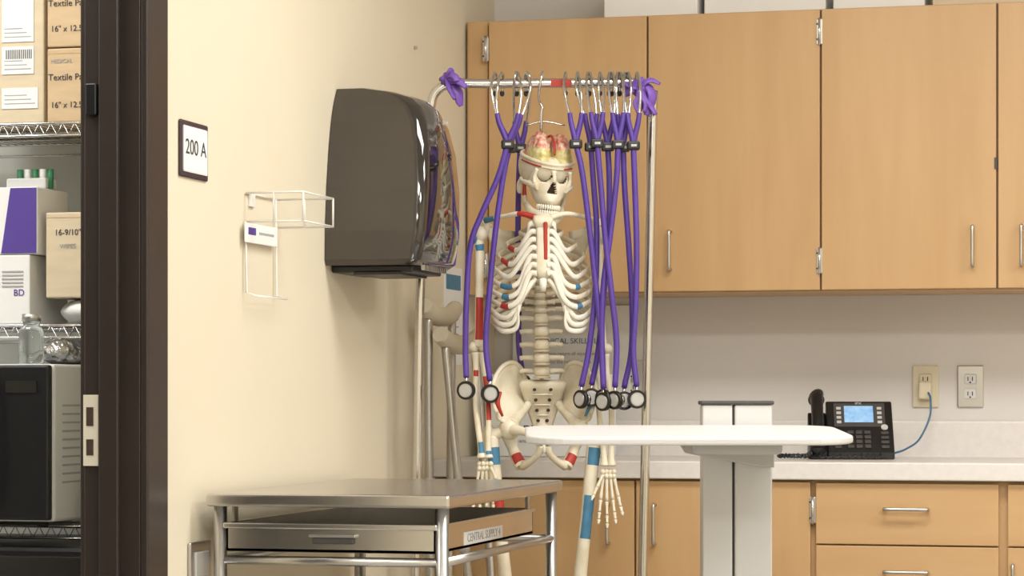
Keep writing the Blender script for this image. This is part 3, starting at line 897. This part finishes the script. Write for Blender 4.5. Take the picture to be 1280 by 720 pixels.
for (x0,x1_,z0,z1) in ((-2.46,-2.385,1.845,1.94),(-2.46,-2.385,1.775,1.835),(-2.46,-2.375,1.70,1.745)):
    b.box((x0,5.1180,z0),(x1_,5.1197,z1),'paper')
    for k in range(3): b.box((x0+.006,5.1175,z0+.010+k*.009),(x1_-.006-.01*(k%3),5.1182,z0+.012+k*.009),'grey_ink')
for k in range(14): b.box((-2.45+k*.0045,5.1174,1.808),(-2.45+k*.0045+.002,5.1182,1.828),'ink')
b.done('shipping_label')
carton('cardboard_box',(-2.354,5.12,1.668),(-2.08,5.45,1.828),'card',texts=(('16" x 12.5"',.018,-2.305,1.705,'ink'),('Textile Pads',.020,-2.302,1.765,'ink'),('MEDICAL',.012,-2.32,1.80,'grey_ink')))
carton('cardboard_box',(-2.354,5.12,1.831),(-2.08,5.45,1.99),'card',texts=(('16" x 12.5"',.018,-2.305,1.870,'ink'),('Textile Pads',.020,-2.302,1.925,'ink')))
o=carton('medical_supply_box',(-2.62,5.12,1.384),(-2.377,5.28,1.530),'paper',tape=False)
bb=B(); bb.prism([(-2.462,1.386),(-2.379,1.386),(-2.379,1.528),(-2.44,1.528)],'Y',5.1185,5.1199,'box_purple'); 
bb.done('panel',o)
text('lettering','BD',.022,(-2.3765,5.20,1.41),FACE_X,'box_purple',o)
o=carton('medical_supply_box',(-2.62,5.12,1.232),(-2.395,5.32,1.383),'paper',tape=False,texts=(('BD',.02,-2.42,1.30,'box_purple'),))
bb=B()
for k in range(5): bb.box((-2.46,5.1185,1.345-k*.008),(-2.41,5.1195,1.348-k*.008),'grey_ink')
bb.done('panel',o)
carton('cardboard_box',(-2.362,5.13,1.289),(-2.08,5.42,1.474),'card2',texts=(('16-9/10"',.018,-2.31,1.43,'ink'),('WIPES',.014,-2.31,1.40,'grey_ink')))
b=B()
b.ell((-2.25,5.24,1.2605),(.115,.12,.034),'paper',nu=32,nv=16,fn=lambda p:Vector((p.x,p.y,max(-.027,min(.027,p.z*(1+.2*math.sin(p.x*90)*math.cos(p.y*70)))))))
b.done('folded_towel')
b=B()
for k in range(5): b.cyl((-2.455+k*.018,5.20,1.5315),(-2.455+k*.018,5.20,1.575),.007,'green' if k%2==0 else 'paper',n=12)
b.box((-2.48,5.18,1.5312),(-2.385,5.24,1.555),'white_plastic',.004)
b.done('specimen_tube_rack')
# microwave
e=bpy.data.objects.new('microwave_oven',None); scene.collection.objects.link(e)
b=B()
mx0,mx1,my0,my1,mz0,mz1=-2.74,-2.262,4.935,5.28,.812,1.143
b.box((mx0,my0+.02,mz0),(mx1,my1,mz1),'white_plastic',.006)
b.box((mx0,my0,mz0+.004),(mx1-.004,my0+.022,mz1-.002),'black_plastic',.005)
b.box((mx0+.02,my0-.002,mz0+.03),(mx1-.13,my0+.002,mz1-.03),'smoke_front',.002)
b.box((mx1-.10,my0-.003,mz1-.06),(mx1-.03,my0+.001,mz1-.035),'smoke_front')
b.tube([(mx1-.125,my0,mz0+.05),(mx1-.125,my0-.03,mz0+.06),(mx1-.125,my0-.03,mz1-.06),(mx1-.125,my0,mz1-.05)],.006,'dark_grey',n=8,sub=4)
for r in range(10):
    b.box((mx1+.0,my0+.06,mz0+.08+r*.018),(mx1+.0008,my0+.15,mz0+.084+r*.018),'grey_ink')
for x in (mx0+.04,mx1-.04):
    for y in (my0+.05,my1-.05): b.cyl((x,y,mz0-.010),(x,y,mz0),.012,'rubber')
b.done('body',e)
b=B(); b.tube([(-2.22,5.25,1.0),(-2.225,5.18,.95),(-2.24,5.08,.88),(-2.235,5.06,.83),(-2.20,5.10,.806)],.004,'black_plastic',n=8,sub=6); b.done('power_cord',e)
b=B()
jx,jy,jz=-2.335,5.0,1.1435
prof=[(.0,.001),(.026,.0),(.027,.004),(.027,.065),(.024,.075),(.018,.082),(.018,.090)]
N=24; prev=None; k=b.mi('glass')
for r,z in prof:
    ring=[b.bm.verts.new((jx+max(r,.0005)*math.cos(2*math.pi*j/N),jy+max(r,.0005)*math.sin(2*math.pi*j/N),jz+z)) for j in range(N)]
    if prev:
        for j in range(N):
            f=b.bm.faces.new((prev[j],prev[(j+1)%N],ring[(j+1)%N],ring[j])); f.smooth=True; f.material_index=k
    prev=ring
b.cyl((jx,jy,jz+.090),(jx,jy,jz+.106),.020,'satin',n=24)
b.done('glass_jar')
b=B()
b.ell((-2.318,5.14,1.170),(.05,.09,.032),'foil',nu=28,nv=18,fn=lambda p:Vector((p.x,p.y,max(-.026,p.z)))*(1+.08*math.sin(p.x*140)*math.cos(p.y*110)))
b.done('foil_package',loc=(0,0,.0015))
b=B(); b.box((-2.72,4.96,.26),(-2.12,5.42,.76),'black_plastic',.01); b.box((-2.70,4.950,.30),(-2.15,4.962,.74),'smoke_front',.004); b.done('mini_fridge')

# ------------------------------------------------------------------ lights
def panel(name,x,y,sx,sy,power,col=(1,.975,.94)):
    b=B(); b.box((-sx/2,-sy/2,-.012),(sx/2,sy/2,0),'light_panel'); b.box((-sx/2-.02,-sy/2-.02,-.008),(sx/2+.02,sy/2+.02,0),'white_plastic')
    o=b.done(name,None,(x,y,H-.001))
    ld=bpy.data.lights.new(name+'_lamp','AREA'); ld.shape='RECTANGLE'; ld.size=sx; ld.size_y=sy; ld.energy=power; ld.color=col
    l=bpy.data.objects.new('lamp',ld); scene.collection.objects.link(l); l.location=(0,0,-.02); l.parent=o
panel('ceiling_light_panel',-.5,4.9,1.2,.6,29)
panel('ceiling_light_panel',1.4,4.9,1.2,.6,35)
panel('ceiling_light_panel',-.5,2.4,1.2,.6,46)
panel('ceiling_light_panel',1.4,2.4,1.2,.6,49)
panel('ceiling_light_panel',.4,0.0,1.2,.6,62)
panel('ceiling_light_panel',-2.8,4.1,1.2,.6,34)
w=bpy.data.worlds.new('World'); scene.world=w; w.use_nodes=True
w.node_tree.nodes['Background'].inputs[0].default_value=(.8,.82,.85,1); w.node_tree.nodes['Background'].inputs[1].default_value=.3

# ------------------------------------------------------------------ camera
cam=bpy.data.cameras.new('camera'); cam.lens=90; cam.sensor_width=36; cam.shift_y=135/1280
cam.clip_start=.1
co=bpy.data.objects.new('camera',cam); scene.collection.objects.link(co)
co.location=(0,0,1.076); co.rotation_euler=(R90,0,PSI)
scene.camera=co
